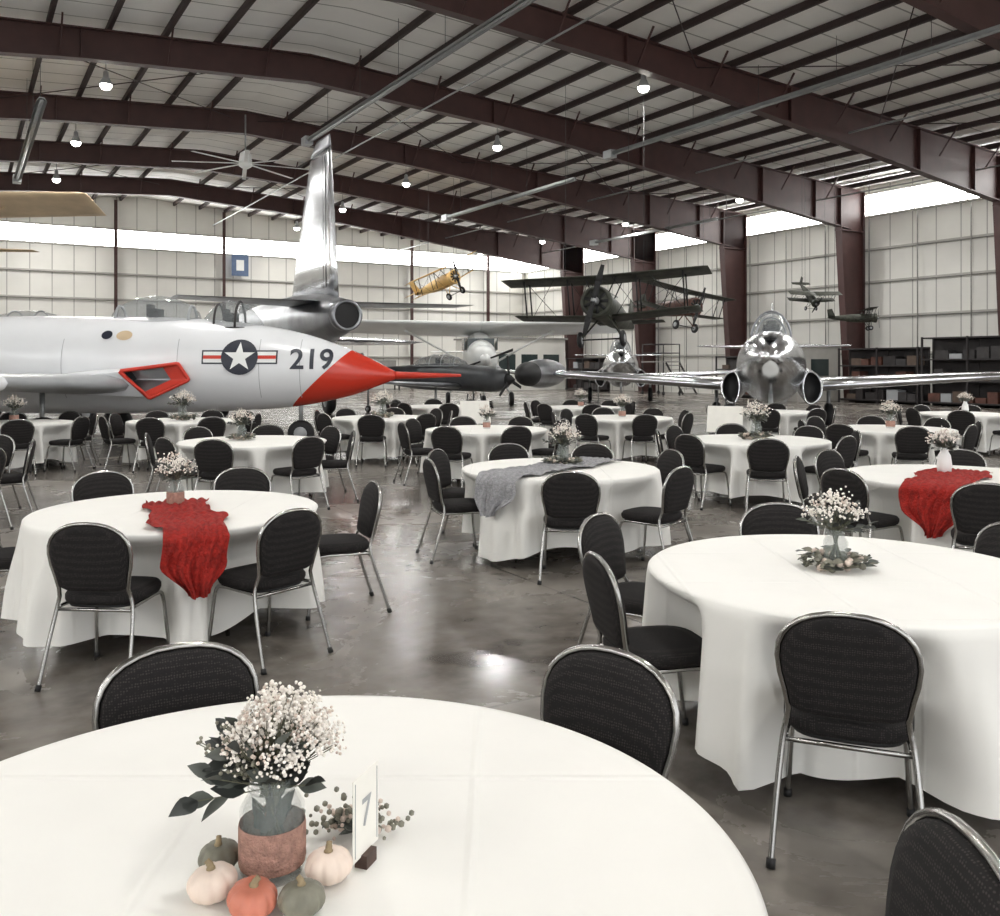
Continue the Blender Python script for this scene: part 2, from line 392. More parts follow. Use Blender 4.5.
# ---------------------------------------------------------------- banquet chair
def chair_mesh():
    b=MB()
    def yb(z): return -.205-(z-.45)*.19
    def sq(w,d,z,cy,n=28,e=3.6):
        out=[]
        for k in range(n):
            a=2*math.pi*k/n; c,s=math.cos(a),math.sin(a)
            out.append((w*math.copysign(abs(c)**(2/e),c)*(1-.06*(-s if s<0 else 0)),cy+d*math.copysign(abs(s)**(2/e),s),z))
        return out
    b.loft([sq(.19,.19,.425,0),sq(.215,.215,.43,0),sq(.223,.222,.45,0),sq(.223,.222,.47,0),sq(.21,.21,.488,0),sq(.15,.15,.497,0),sq(.05,.05,.5,0)],M_fab)
    b.loft([sq(.2,.2,.412,0),sq(.205,.205,.426,0)],M_black)
    ol=[(-.192,.52),(-.205,.59),(-.220,.65),(-.227,.71)]
    for k in range(1,14):
        a=math.pi-k/14*math.pi
        ol.append((.227*math.copysign(abs(math.cos(a))**.88,math.cos(a)),.71+.168*abs(math.sin(a))**.85))
    ol+=[(.227,.71),(.220,.65),(.205,.59),(.192,.52)]
    bot=[(.15,.5),(.05,.495),(-.05,.495),(-.15,.5)]
    full=ol+bot
    cx,cz=0,.69
    def ring(s,off):
        return [(cx+(x-cx)*s,yb(cz+(z-cz)*s)+off,cz+(z-cz)*s) for x,z in full]
    b.loft([ring(.3,-.028),ring(.8,-.026),ring(.93,-.02),ring(.955,-.008),ring(.955,.01),ring(.92,.025),ring(.75,.034),ring(.3,.038)],M_fab)
    P=[(-.245,-.33,.0),(-.232,-.265,.2),(-.213,-.205,.4),(-.197,-.2,.48)]
    fr=catmull(P,4)[:-1]+[Vector((x,yb(z)+.0,z)) for x,z in ol]
    P2=[(.197,-.2,.48),(.213,-.205,.4),(.232,-.265,.2),(.245,-.33,0)]
    fr+=catmull(P2,4)
    b.tube(fr,.0112,M_chrome,8)
    for s in(-1,1):
        b.tube(catmull([(s*.225,.235,0),(s*.212,.205,.2),(s*.2,.18,.38),(s*.198,.12,.415),(s*.2,-.05,.415),(s*.205,-.2,.415)],4),.011,M_chrome,8)
        b.tube([(s*.225,.235,0),(s*.224,.233,.03)],.016,M_black,8); b.tube([(s*.245,-.33,0),(s*.243,-.32,.03)],.016,M_black,8)
    b.tube([(-.2,.14,.412),(.2,.14,.412)],.01,M_chrome,6); b.tube([(-.212,-.2,.40),(.212,-.2,.40)],.01,M_chrome,6)
    return b.mesh('banquet_chair')
CH=chair_mesh()
def chair(X,Y,rot): place(CH,'banquet_chair',(X,Y,0),(0,0,rot))

# ---------------------------------------------------------------- tables
TR=.915; TZ=.762
def table(X,Y,chairs,seed,hem=.12):
    rnd=random.Random(seed)
    root=empty('round_banquet_table',(X,Y,0))
    cs=[]
    for c in chairs:
        a,rb=(c if isinstance(c,tuple) else (c,1.2+rnd.uniform(0,.14)))
        a=R(a); d=max(rb-.27,.83); cs.append((a,d))
        chair(X+d*math.cos(a),Y+d*math.sin(a),a+math.pi/2+R(rnd.uniform(-7,7)))
    ph=[rnd.uniform(0,6.28) for _ in range(6)]
    n=192; rings=[]
    for r,z in((.02,TZ),(.3,TZ),(.6,TZ),(.8,TZ),(.88,TZ),(.905,TZ-.002),(.918,TZ-.012)):
        rings.append([(r*math.cos(2*math.pi*k/n),r*math.sin(2*math.pi*k/n),z) for k in range(n)])
    K=16
    for i in range(1,K+1):
        t=i/K; ring=[]
        for k in range(n):
            th=2*math.pi*k/n
            he=hem+.035*math.cos(3*th+ph[0])+.03*math.cos(5*th+ph[1])
            z=TZ-.015-(TZ-.015-he)*t
            amp=.055*sm(t*1.25)
            r=.922+.065*t+amp*(.6*math.cos(13*th+ph[2]+.8*math.sin(2*th+ph[4]))+.5*math.cos(21*th+ph[3]+1.1*math.sin(3*th))+.35*math.cos(7*th+ph[5]))
            for a,d in cs:
                dd=(th-a+math.pi)%(2*math.pi)-math.pi
                wgt=1-sm((abs(dd)*.9-.23)/.13)
                tgt=d-.27
                if wgt>0 and tgt<r:
                    r=r+(tgt-r)*wgt*sm((TZ-z)/.2)
            ring.append((r*math.cos(th),r*math.sin(th),z))
        rings.append(ring)
    b=MB(); b.loft(rings,M_cloth,cap1=False); b.build('tablecloth',parent=root)
    b=MB(); b.lathe([(.02,TZ-.035),(.6,TZ-.035),(.895,TZ-.035),(.895,TZ-.01),(.6,TZ-.01),(.02,TZ-.01)],M_wood,48); b.build('tabletop',parent=root)
    for i,s in enumerate((-1,1)):
        b=MB(); b.tube([(s*.42,-.28,0),(s*.4,-.28,.3),(s*.4,-.27,.69),(s*.4,-.24,.715),(s*.4,.24,.715),(s*.4,.27,.69),(s*.4,.28,.3),(s*.42,.28,0)],.014,M_chrome,8)
        b.build('leg_%d'%(i+1),parent=root)
    return root

def gen(rnd_off,n=8): return [rnd_off+i*360/n for i in range(n)]
T=[(-.437,1.71,[(51,1.2),(118,1.1),(-6,1.27),(175,1.25)]),
   (1.62,4.2,[(-111,1.24),(190,1.2),(141,1.36),(88,1.25),(28,1.22)]),
   (-2.15,6.0,[(-91,1.22),(-40,1.22),(20,1.32),(87,1.36),(133,1.45),(185,1.3)]),
   (.56,8.4,[(-89,1.32),(197,1.24),(155,1.3),(-48,1.35),(25,1.25),(112,1.3),(70,1.3)]),
   (3.95,7.8,[(203,1.3),(-108,1.5),(122,1.3),(160,1.3),(60,1.3),(10,1.3)]),
   (3.3,11.6,[(-100,1.4)]+[(x,1.25) for x in (-50,-5,40,90,135,175,215)]),
   (-3.13,11.4,[(x,1.25) for x in (-95,-45,5,50,95,140,195,235)]),
   (-.2,13.5,gen(-70)),(-2.15,16.5,gen(-92)),(-8.1,15,gen(-60)),(2.24,16.5,gen(-80)),
   (5.9,13.6,gen(-100)),(9.2,17.8,gen(-75)),(1.85,20.6,gen(-85)),(-5.5,15.6,gen(-95)),
   (5.6,18.6,gen(-65)),(-1.4,21,gen(-78)),(7.4,10.6,gen(-88)),(-6.4,9.6,[(x,1.25) for x in (-20,25,70,120)])]
for i,(x,y,c) in enumerate(T): table(x,y,c,i+11)

def runner(cx,cy,ang,m,w=.24,back=.25,drop=.42,seed=1):
    rnd=random.Random(seed); b=MB(); a=R(ang); n=48; rows=[]
    R0=.935; total=back+R0+drop; S=60
    ph=[rnd.uniform(0,6) for _ in range(8)]
    for i in range(S+1):
        s=-back+total*i/S; row=[]
        for j in range(n+1):
            q=j/n*2-1
            wob=.02*math.sin(9*s+ph[0]+q*2)+.015*math.sin(17*s+ph[1])
            ww=w*(1+.08*math.sin(6*s+ph[2]))
            if s>R0: 
                t=(s-R0)/drop; ww=w*(1-.12*t)*(1-.75*sm((t-.45)/.55)*1)
            y=q*ww+wob
            wr=.017*abs(math.sin(q*12+2.2*math.sin(4*s+ph[3])+ph[4]))+.012*abs(math.sin(19*s+q*7+1.5*math.sin(q*5)+ph[5]))
            if s<=R0-.02:
                x=s; z=TZ+.008+max(0,wr)
                lim=math.sqrt(max(0,.96**2-y*y)); x=min(x,lim)
            else:
                t=min(1,(s-R0+.02)/(drop+.02)); 
                rr=.99+.06*t+.03*math.sin(q*8+ph[6])*t+max(0,wr)*1.3
                x=math.sqrt(max(0.01,rr*rr-y*y)); z=TZ-.0-(s-R0+.02)*(1-.05*abs(q))
            row.append((x,y,z))
        rows.append(row)
    vs=[p for r in rows for p in r]; fs=[]
    for i in range(S):
        for j in range(n):
            o=i*(n+1)+j; fs.append((o,o+1,o+n+2,o+n+1))
    b.add(vs,fs,m)
    for k in range(14):
        q=rnd.uniform(-1,1); s=-back
        y=q*w; b.tube([(s,y,TZ+.012),(s-.04-rnd.random()*.04,y+rnd.uniform(-.02,.02),TZ+.006)],.0018,m,4)
    b.build('table_runner',(cx,cy,0),(0,0,a))
runner(-2.15,6.0,-65,M_redcloth,.20,.25,.33,1)
runner(3.95,7.8,-126,M_redcloth,.25,.3,.36,2)
runner(.56,8.4,-128,M_greycloth,.24,.75,.3,3)
runner(7.4,10.6,-110,M_redcloth,.25,.3,.38,4)

# ---------------------------------------------------------------- flowers
def ico():
    bm=bmesh.new(); bmesh.ops.create_icosphere(bm,subdivisions=1,radius=1)
    v=[x.co.copy() for x in bm.verts]; f=[tuple(y.index for y in x.verts) for x in bm.faces]; bm.free(); return v,f
ICO=ico()
def blob(b,c,r,m):
    b.add([Vector(c)+v*r for v in ICO[0]],ICO[1],m)
def leaf(b,p,d,L_,w,m,rnd):
    d=Vector(d).normalized(); up=Vector((rnd.uniform(-.6,.6),rnd.uniform(-.9,.2),.8)); sd=d.cross(up).normalized(); nn=sd.cross(d)
    vs=[];P=Vector(p)
    prof=[0,.55,.95,1,.8,.45,0.02]
    for i,q in enumerate(prof):
        t=i/6; c=P+d*L_*t-nn*L_*.18*t*t
        vs+=[c-sd*w*q*.5+nn*w*.12*q,c,c+sd*w*q*.5+nn*w*.12*q]
    fs=[]
    for i in range(6):
        for j in range(2): o=i*3+j; fs.append((o,o+1,o+4,o+3))
    b.add(vs,fs,m)
def bouquet(b,z0,h,rad,tips,per,rnd,leaves,br=.0045,mix=.25,cx=0,sp=.13):
    for i in range(tips):
        a=rnd.uniform(0,2*math.pi); q=math.sqrt(rnd.random()); 
        tip=Vector((cx+rad*q*math.cos(a),rad*q*math.sin(a),z0+h*(1-.55*q*q)*rnd.uniform(.55,1.05)))
        base=Vector((rnd.uniform(-.02,.02),rnd.uniform(-.02,.02),z0-.03)); mid=(tip+base)/2+Vector((0,0,.01))
        b.tube([base,mid,tip],.0009,M_stem,4)
        m=M_bloomp if rnd.random()<mix else M_bloomw
        for k in range(per):
            o=Vector((rnd.gauss(0,1),rnd.gauss(0,1),rnd.gauss(0,.8)))*rad*sp
            blob(b,tip+o,br*rnd.uniform(.6,1.25),m)
    for (a,el,L_,w) in leaves:
        d=Vector((math.cos(a)*math.cos(el),math.sin(a)*math.cos(el),math.sin(el)))
        base=Vector((0,0,z0-.02)); end=base+d*(L_*1.0)
        b.tube([base,(base+end)/2,end],.0012,M_stem,4)
        for k in range(4):
            t=.35+.2*k; p=base+(end-base)*t
            dd=d+Vector((rnd.uniform(-.8,.8),rnd.uniform(-.8,.8),rnd.uniform(-.5,.6)))
            leaf(b,p,dd,w*1.8,w,M_leafd if rnd.random()<.5 else M_leaf,rnd)
def jar(b,h=.18,r=.055,band=True,stems=14):
    b.lathe([(r*.9,.0),(r,.012),(r,h*.68),(r*.8,h*.8),(r*.72,h*.84),(r*.74,h),(r*.66,h),(r*.66,h*.84),(r*.9,h*.66),(r*.9,.02),(.005,.015)],M_jar,32,cap1=False)
    for zz in (.88,.93,.98): 
        b.tube([(r*.745*math.cos(k*.3142),r*.745*math.sin(k*.3142),h*zz) for k in range(20)],.0018,M_jar,6,closed=True)
    if band: b.lathe([(r*1.02,h*.12),(r*1.04,h*.16),(r*1.04,h*.50),(r*1.02,h*.54)],M_burlap,32,cap0=False,cap1=False)
    for k in range(stems):
        a=k*2.4; q=.45+.3*((k*7)%5)/5; b.tube([(r*q*math.cos(a),r*q*math.sin(a),.02),(-r*.4*math.cos(a+.5),-r*.4*math.sin(a+.5),h)],.0018,M_stem if k%3 else M_leafd,5)
rnd=random.Random(5)
b=MB(); jar(b,.185,.06,True,44)
for k in range(16):
    a=rnd.uniform(0,6.28); leaf(b,(.02*math.cos(a),.02*math.sin(a),rnd.uniform(.08,.13)),(math.cos(a)*.4,math.sin(a)*.4,1),.045,.024,M_leafd,rnd)
lv=[(R(180+rnd.uniform(-60,45)),R(rnd.uniform(-5,50)),rnd.uniform(.09,.16),rnd.uniform(.026,.036)) for _ in range(15)]
lv+=[(R(rnd.uniform(-180,180)),R(rnd.uniform(10,60)),rnd.uniform(.07,.14),rnd.uniform(.018,.03)) for _ in range(18)]
bouquet(b,.18,.165,.105,135,15,rnd,lv,.0036,.2,.02,.11)
for k in range(20):
    a=R(rnd.uniform(80,280)); e=R(rnd.uniform(10,65)); d=Vector((math.cos(a)*math.cos(e),math.sin(a)*math.cos(e)*.6,math.sin(e)))
    L_=rnd.uniform(.1,.17); base=Vector((0,0,.17)); b.tube([base,base+d*L_],.001,M_stem,4)
    for q in range(9): blob(b,base+d*L_*(.45+q*.07)+Vector((rnd.uniform(-1,1),rnd.uniform(-1,1),rnd.uniform(-1,1)))*.008,.004,M_pg)
b.build('flower_vase',(-.43,1.70,TZ))
def pumpkin(x,y,r,m,seed):
    rr=random.Random(seed); b=MB(); n=64; rings=[]
    for i in range(13):
        a=math.pi*i/12; ring=[]
        for k in range(n):
            th=2*math.pi*k/n; rib=1-.15*(1-abs(math.sin(4.5*th)))**2*math.sin(a)
            rad=r*(.04+math.sin(a))*rib; zz=r*.72*(1-math.cos(a)) - (.16*r*math.exp(-((math.pi-a)/.45)**2))+ (0.1*r*math.exp(-(a/.45)**2))
            ring.append((rad*math.cos(th),rad*math.sin(th),zz))
        rings.append(ring)
    b.loft(rings,m)
    b.tube(catmull([(0,0,r*1.25),(.002,0,r*1.45),(.008,.003,r*1.62)],4),[.2*r]*3+[.15*r]*3+[.13*r]*3,M_pstem,8)
    b.build('small_pumpkin',(x,y,TZ),(R(rr.uniform(-6,6)),R(rr.uniform(-6,6)),rr.uniform(0,3)))
pumpkin(-.512,1.612,.043,M_pw,1); pumpkin(-.434,1.568,.042,M_po,2); pumpkin(-.316,1.668,.043,M_pw,3)
pumpkin(-.530,1.708,.038,M_pg,4); pumpkin(-.345,1.567,.040,M_pg,5)
b=MB(); rnd=random.Random(9)
for k in range(170):
    blob(b,(rnd.gauss(0,.045),rnd.gauss(0,.02),.012+abs(rnd.gauss(0,.026))),rnd.uniform(.004,.008),M_bloomp if k%3==0 else M_pg)
for k in range(10): leaf(b,(rnd.gauss(0,.03),rnd.gauss(0,.02),.02),(rnd.uniform(-1,1),rnd.uniform(-1,1),.3),.05,.018,M_leaf,rnd)
b.build('dried_berry_sprig',(-.300,1.84,TZ))
def textverts(body,size,cuts=0):
    cu_=bpy.data.curves.new('t','FONT'); cu_.body=body; cu_.size=size; cu_.align_x='CENTER'; cu_.align_y='CENTER'; cu_.resolution_u=4; cu_.offset=size*.018
    o=bpy.data.objects.new('t',cu_); COL.objects.link(o); bpy.context.view_layer.update()
    me=o.evaluated_get(bpy.context.evaluated_depsgraph_get()).to_mesh()
    bm=bmesh.new(); bm.from_mesh(me)
    for i in range(cuts):
        y=-size*.45+size*.9*(i+.5)/cuts
        bmesh.ops.bisect_plane(bm,geom=bm.verts[:]+bm.edges[:]+bm.faces[:],plane_co=(0,y,0),plane_no=(0,1,0))
    bm.verts.index_update()
    v=[x.co.copy() for x in bm.verts]; f=[tuple(q.index for q in p.verts) for p in bm.faces]
    bm.free()
    bpy.data.objects.remove(o); return v,f
def card(loc,rot,txt):
    root=empty('table_number_card',loc,(0,0,rot))
    b=MB(); b.box((0,0,.1),(.1,.0015,.155),M_card); b.build('card',parent=root)
    b=MB(); v,f=textverts(txt,.075); b.add([(p.x,-.0016,.1+p.y) for p in v],f,M_grey,False)
    for s in(-1,1): b.box((s*.043,-.0014,.1),(.0015,.001,.14),M_grey)
    b.build('numeral',parent=root)
    b=MB(); b.box((0,0,.0125),(.04,.026,.025),M_dwood); b.build('holder',parent=root)
card((-.258,1.73,TZ),R(70),'7')
def center_mesh(seed,white=False,ring=False):
    rr=random.Random(seed); b=MB()
    if white: b.lathe([(.03,0),(.048,.01),(.055,.07),(.045,.14),(.028,.17),(.03,.2),(.024,.2),(.022,.17),(.003,.02)],M_white,24)
    else: jar(b,.16,.05,not ring,22)
    lv=[(rr.uniform(0,6.28),R(rr.uniform(10,60)),rr.uniform(.08,.15),rr.uniform(.02,.03)) for _ in range(18)]
    bouquet(b,.2 if white else .17,.15,.12,46,8,rr,lv,.0055,.2)
    if ring:
        for k in range(110):
            a=rr.uniform(0,6.28); r=rr.uniform(.065,.13); p=(r*math.cos(a),r*math.sin(a),rr.uniform(.01,.055))
            leaf(b,p,(math.cos(a+1)+rr.uniform(-.4,.4),math.sin(a+1)+rr.uniform(-.4,.4),.25),.055,.028,M_leaf if k%2 else M_pg,rr)
            if k%3==0: blob(b,p,.016,M_pg if k%2 else M_bloomp)
    return b.mesh('flower_vase')
CM=[center_mesh(21,False,True),center_mesh(22,True),center_mesh(23)]
for (x,y,k,s) in ((1.585,4.25,0,1.12),(-2.2,6.1,2,1.12),(.6,8.6,0,1.25),(3.9,7.9,1,1.15),(3.3,11.6,0,1.5),(-3.3,11.5,0,1.2),(-.2,13.5,2,1.1),(-2.15,16.5,0,1.5),(-8.1,15,2,1.4),
                (2.24,16.5,2,1.3),(5.9,13.6,2,1.3),(9.2,17.8,1,1.2),(-5.5,15.6,0,1.6),(7.4,10.6,1,1.1),(1.85,20.6,2,1.3),(-6.4,9.6,2,1.1)):
    place(CM[k],'flower_vase',(x,y,TZ+.004),(0,0,x*3),scale=s)

def sign(x,y,rot,w=.55,h=.42):
    b=MB()
    for s in(-1,1): b.tube([(s*.28,-.02,0),(s*.12,.06,1.2)],.014,M_black,6)
    b.tube([(0,.45,0),(0,.07,1.2)],.014,M_black,6); b.box((0,.0,.62),(.5,.04,.03),M_black)
    M=Matrix.Translation((0,.0,.86))@Matrix.Rotation(R(-14),4,'X'); b.box((0,-.02,0),(w,.02,h),M_card,M)
    b.build('easel_sign',(x,y,0),(0,0,rot))
sign(3.55,14.2,R(-25)); sign(-.45,16.3,R(20))

# ---------------------------------------------------------------- aircraft helpers
def foil(b,rl,rt,tl,tt,th0,th1,nrm,m):
    nrm=Vector(nrm).normalized(); rings=[]
    prof=[(0,0),(.03,.5),(.12,.85),(.3,1),(.6,.7),(.85,.3),(1,.03),(1,-.03),(.85,-.25),(.6,-.5),(.3,-.7),(.12,-.6),(.03,-.4)]
    rl,rt,tl,tt=map(Vector,(rl,rt,tl,tt))
    for s in(0,.25,.5,.75,.96,1):
        a=rl.lerp(tl,s); c=rt.lerp(tt,s); th=(th0+(th1-th0)*s)*(.35 if s==1 else 1)
        rings.append([a.lerp(c,x)+nrm*th*.5*y for x,y in prof])
    b.loft(rings,m)
def ev(sec,x):
    s=sec if sec[0][0]<sec[-1][0] else sec[::-1]
    x=max(s[0][0],min(s[-1][0],x))
    for i in range(len(s)-1):
        if x<=s[i+1][0]: break
    h=s[i+1][0]-s[i][0]; t=(x-s[i][0])/h; out=[x]
    for c in range(1,len(s[0])):
        def sl(k):
            if k<=0 or k>=len(s)-1:
                k2=min(max(k,1),len(s)-1); return (s[k2][c]-s[k2-1][c])/(s[k2][0]-s[k2-1][0])
            return (s[k+1][c]-s[k-1][c])/(s[k+1][0]-s[k-1][0])
        p0,p1,m0,m1=s[i][c],s[i+1][c],sl(i)*h,sl(i+1)*h
        v=(2*t**3-3*t*t+1)*p0+(t**3-2*t*t+t)*m0+(-2*t**3+3*t*t)*p1+(t**3-t*t)*m1
        out.append(v)
    return out
def dense(sec,n=44):
    xs=[s[0] for s in sec]
    return [ev(sec,xs[0]+(xs[-1]-xs[0])*i/n) for i in range(n+1)]
def fuse(b,sec,m,seg=36,n=44):
    b.loft([[(x,max(.01,hw)*math.cos(2*math.pi*k/seg),zc+max(.01,hh)*math.sin(2*math.pi*k/seg)) for k in range(seg)] for x,zc,hw,hh in dense(sec,n)],m)
def wheel(b,c,r,w,mstrut,top):
    M=Matrix.Translation(c)@Matrix.Rotation(R(90),4,'X')
    b.lathe([(r*.5,-w/2),(r*.85,-w/2),(r,-w*.25),(r,w*.25),(r*.85,w/2),(r*.5,w/2)],M_black,24,M)
    b.lathe([(.02,-w*.56),(r*.5,-w*.5),(r*.5,w*.5),(.02,w*.56)],M_grey,16,M)
    b.tube([c,(c[0],c[1],top)],.05,mstrut,8)
def canopy(b,x0,x1,zc,w,h,frames,m=None,mf=None,pw=.55,fr=.022):
    m=m or M_canopy; mf=mf or M_grey; L_=x1-x0; rings=[]; prof=[]
    for i in range(19):
        t=i/18; q=max(.02,math.sin(math.pi*t))**pw if 0<t<1 else .02; prof.append((x0+L_*t,q))
    for x,q in prof:
        rings.append([(x,w*q*math.cos(math.pi*k/12),zc+h*q*math.sin(math.pi*k/12)) for k in range(13)]+[(x,0,zc-.05)])
    b.loft(rings,m)
    for f in frames:
        q=math.sin(math.pi*f)**pw; x=x0+L_*f
        b.tube([(x,(w+.01)*q*math.cos(math.pi*k/12),zc+(h+.01)*q*math.sin(math.pi*k/12)) for k in range(13)],fr,mf,6)
    b.tube([(x,(w*q+.01),zc) for x,q in prof],.03,mf,6); b.tube([(x,-(w*q+.01),zc) for x,q in prof],.03,mf,6)
    xm=x0+L_*.5; b.box((xm,0,zc+h*.1),(.18,w*.8,h*.9),M_black); b.box((xm-.12,0,zc+h*.35),(.1,w*.5,h*.7),M_rack)

# ---- jet 219
S1=[(0.02,1.50,.07,.07),(-.42,1.53,.24,.27),(-.95,1.56,.42,.49),(-2.0,1.63,.64,.77),(-3.27,1.69,.82,.93),(-4.5,1.72,.92,1.0),(-6.2,1.72,.97,1.02),(-8.3,1.74,.92,1.0),(-10,1.9,.66,.8),(-11.5,2.1,.42,.55),(-12.4,2.2,.22,.3)]
j=MB(); fuse(j,S1,M_liv,48,70)
j.tube([(0,0,1.5),(.7,0,1.5),(1.38,0,1.5)],[.085,.055,.03],M_red,10)
canopy(j,-4.15,-2.75,2.48,.42,.60,(.3,.62),pw=.7,mf=M_rack,fr=.026)
canopy(j,-6.05,-4.05,2.56,.45,.62,(.12,.88),pw=.45,fr=.03)
def surf(x,z,off=.012):
    _,zc,hw,hh=ev(S1,x); q=max(0,1-((z-zc)/hh)**2); return (x,-(hw*math.sqrt(q))-off,z)
def decal(outline,cx,cz,m,off,n=6):
    vs=[];K=len(outline)
    for i in range(n+1):
        for x,z in outline: vs.append(surf(cx+x*max(.001,i/n),cz+z*max(.001,i/n),off))
    fs=[(i*K+k,i*K+(k+1)%K,(i+1)*K+(k+1)%K,(i+1)*K+k) for i in range(n) for k in range(K)]
    j.add(vs,fs,m)
def rect(x0,x1,z0,z1,cx,cz,m,off):
    K=8; vs=[surf(cx+x0+(x1-x0)*a/K,cz+z0+(z1-z0)*c/4,off) for a in range(K+1) for c in range(5)]
    j.add(vs,[(a*5+c,a*5+c+1,(a+1)*5+c+1,(a+1)*5+c) for a in range(K) for c in range(4)],m)
ix,iz=-3.07,1.88
for s in(-1,1):
    a0,a1=(.3,.74) if s>0 else (-.74,-.3)
    rect(a0,a1,-.14,.14,ix,iz,M_navy,.012); rect(a0+.03*(s<0)+.0,a1-.03*(s>0),-.11,.11,ix,iz,M_white,.018); rect(a0+.03*(s<0),a1-.03*(s>0),-.035,.035,ix,iz,M_red,.024)
decal([(.36*math.cos(k*math.pi/16),.36*math.sin(k*math.pi/16)) for k in range(32)],ix,iz,M_navy,.028)
decal([((.31 if k%2==0 else .12)*math.cos(math.pi/2+k*math.pi/5),(.31 if k%2==0 else .12)*math.sin(math.pi/2+k*math.pi/5)) for k in range(10)],ix,iz,M_white,.036)
v,f=textverts('219',.58,14); j.add([surf(-1.66+p.x,1.82+p.y,.02) for p in v],f,M_navy,False)
decal([(.16*math.cos(k*math.pi/8),.10*math.sin(k*math.pi/8)+.02) for k in range(16)],-5.4,2.3,M_cream,.02,3)
decal([(.11*math.cos(k*math.pi/8),.09*math.sin(k*math.pi/8)) for k in range(16)],-5.75,2.33,M_navy,.02,3)
for xx in (-1.9,-2.7,-4.3,-6.6,-8.2):
    vs=[surf(xx+dx,1.05+1.2*k/20,.004) for k in range(21) for dx in(0,.012)]
    j.add(vs,[(2*k,2*k+1,2*k+3,2*k+2) for k in range(20)],M_grey)
for s in(-1,1):
    O=[(-5.25,s*1.40,1.60),(-4.25,s*.98,1.75),(-4.05,s*.93,1.42),(-4.75,s*1.16,1.06)]
    Cc=sum((Vector(p) for p in O),Vector())/4
    Q=[]
    for i in range(4):
        a,b_,c=Vector(O[i-1]),Vector(O[i]),Vector(O[(i+1)%4])
        for t in (.18,.09,.03): Q.append(b_.lerp(a,t))
        for t in (.03,.09,.18): Q.append(b_.lerp(c,t))
    O=Q
    j.tube(O,.04,M_red,8,closed=True)
    I1=[Cc+(p-Cc)*.82+Vector((-.25,0,0)) for p in O]; I2=[Cc+(p-Cc)*.6+Vector((-.8,0,0)) for p in O]
    j.loft([O,I1],M_red,False,False); j.loft([I1,I2],M_alu2,False,False)
    j.loft([I2,[Cc+(p-Cc)*.5+Vector((-1.0,0,0)) for p in O]],M_black)
    j.loft([O,[Vector((-6.2,s*(1.05+(abs(p.y)-1.05)*.9),1.35+(p.z-1.4)*.7)) for p in O],[Vector((-7.6,s*.9,1.3+(p.z-1.4)*.2)) for p in O]],M_liv,False,True)
    foil(j,(-5.0,s*.8,1.30),(-8.3,s*.8,1.26),(-6.0,s*5.4,1.50),(-8.0,s*5.4,1.45),.50,.24,(0,0,1),M_grey)
    foil(j,(-10.6,s*.3,2.75),(-12.2,s*.3,2.75),(-11.4,s*2.6,2.9),(-12.4,s*2.6,2.9),.16,.08,(0,0,1),M_liv)
    M=Matrix.Translation((-7.0,s*5.65,1.45)); j.ell((0,0,0),(1.9,.36,.36),M_liv,20,14,M)
    wheel(j,(-6.6,s*1.7,.36),.36,.2,M_tube,1.3)
foil(j,(-9.4,0,2.4),(-12.3,0,2.4),(-11.4,0,4.5),(-12.6,0,4.5),.22,.1,(0,1,0),M_liv)
wheel(j,(-2.0,0,.28),.28,.16,M_tube,1.2)
j.build('navy_jet_fighter',(-2.2,19,0))

# ---- silver jet (facing camera)
def silver_jet():
    j=MB()
    S=[(5.9,1.82,.05,.05),(5.6,1.81,.30,.30),(4.9,1.78,.54,.54),(3.8,1.70,.70,.70),(2.4,1.6,.78,.82),(0,1.55,.78,.84),(-2.5,1.6,.72,.75),(-4.6,1.75,.5,.52),(-5.8,1.85,.34,.36)]
    fuse(j,S,M_alu,40,50)
    j.ell((4.9,0,2.20),(.8,.16,.09),M_black,12,6)
    canopy(j,.3,3.9,2.22,.46,.70,(.15,.4,.62,.82),mf=M_alu2,fr=.022)
    for s in(-1,1):
        O=[Vector((2.9-.12*math.sin(a),s*(.84+.25*math.cos(a)*(1 if math.cos(a)>0 else .6)),1.14+.36*math.sin(a))) for a in [2*math.pi*k/20 for k in range(20)]]
        Cc=Vector((2.9,s*.84,1.14)); j.tube(O,.028,M_alu,8,closed=True)
        j.loft([O,[Cc+(p-Cc)*.8+Vector((-.2,0,0)) for p in O]],M_black,False,True)
        j.loft([O,[Cc+(p-Cc)*1.12+Vector((-1,0,0)) for p in O],[Cc+(p-Cc)*1.0+Vector((-3,-s*.15,.15)) for p in O],[Cc+(p-Cc)*.3+Vector((-5.2,-s*.4,.3)) for p in O]],M_alu,False,True)
        foil(j,(1.7,s*.7,1.12),(-1.4,s*.7,1.12),(.5,s*5.8,1.42),(-.7,s*5.8,1.42),.42,.2,(0,0,1),M_alu)
        j.ell((.1,s*6.05,1.42),(2.3,.40,.40),M_alu2,20,16)
        j.ell((1.65,s*6.05,1.42),(.82,.32,.32),M_black,16,10)
        foil(j,(-4.3,s*.3,2.2),(-5.6,s*.3,2.2),(-4.9,s*2.3,2.25),(-5.6,s*2.3,2.25),.14,.07,(0,0,1),M_alu)
        wheel(j,(-.2,s*1.4,.34),.34,.2,M_tube,1.2)
    foil(j,(-3.9,0,2.1),(-5.8,0,2.1),(-5.0,0,3.6),(-5.9,0,3.6),.18,.08,(0,1,0),M_alu)
    wheel(j,(3.9,0,.24),.24,.15,M_tube,1.2)
    j.tube([(1.2,-1.0,.0),(1.2,-1.0,1.1)],.03,M_tube,6)
    return j.mesh('silver_jet_trainer')
SJ=silver_jet()
place(SJ,'silver_jet_trainer',(7.3,24.2,0),(0,0,R(-107+0)),scale=1.04)
place(SJ,'silver_jet_trainer',(5.6,42,0),(0,0,R(-97)))
place(SJ,'silver_jet_trainer',(-16.6,27.6,0.0),(0,0,R(-12)),scale=1.15)

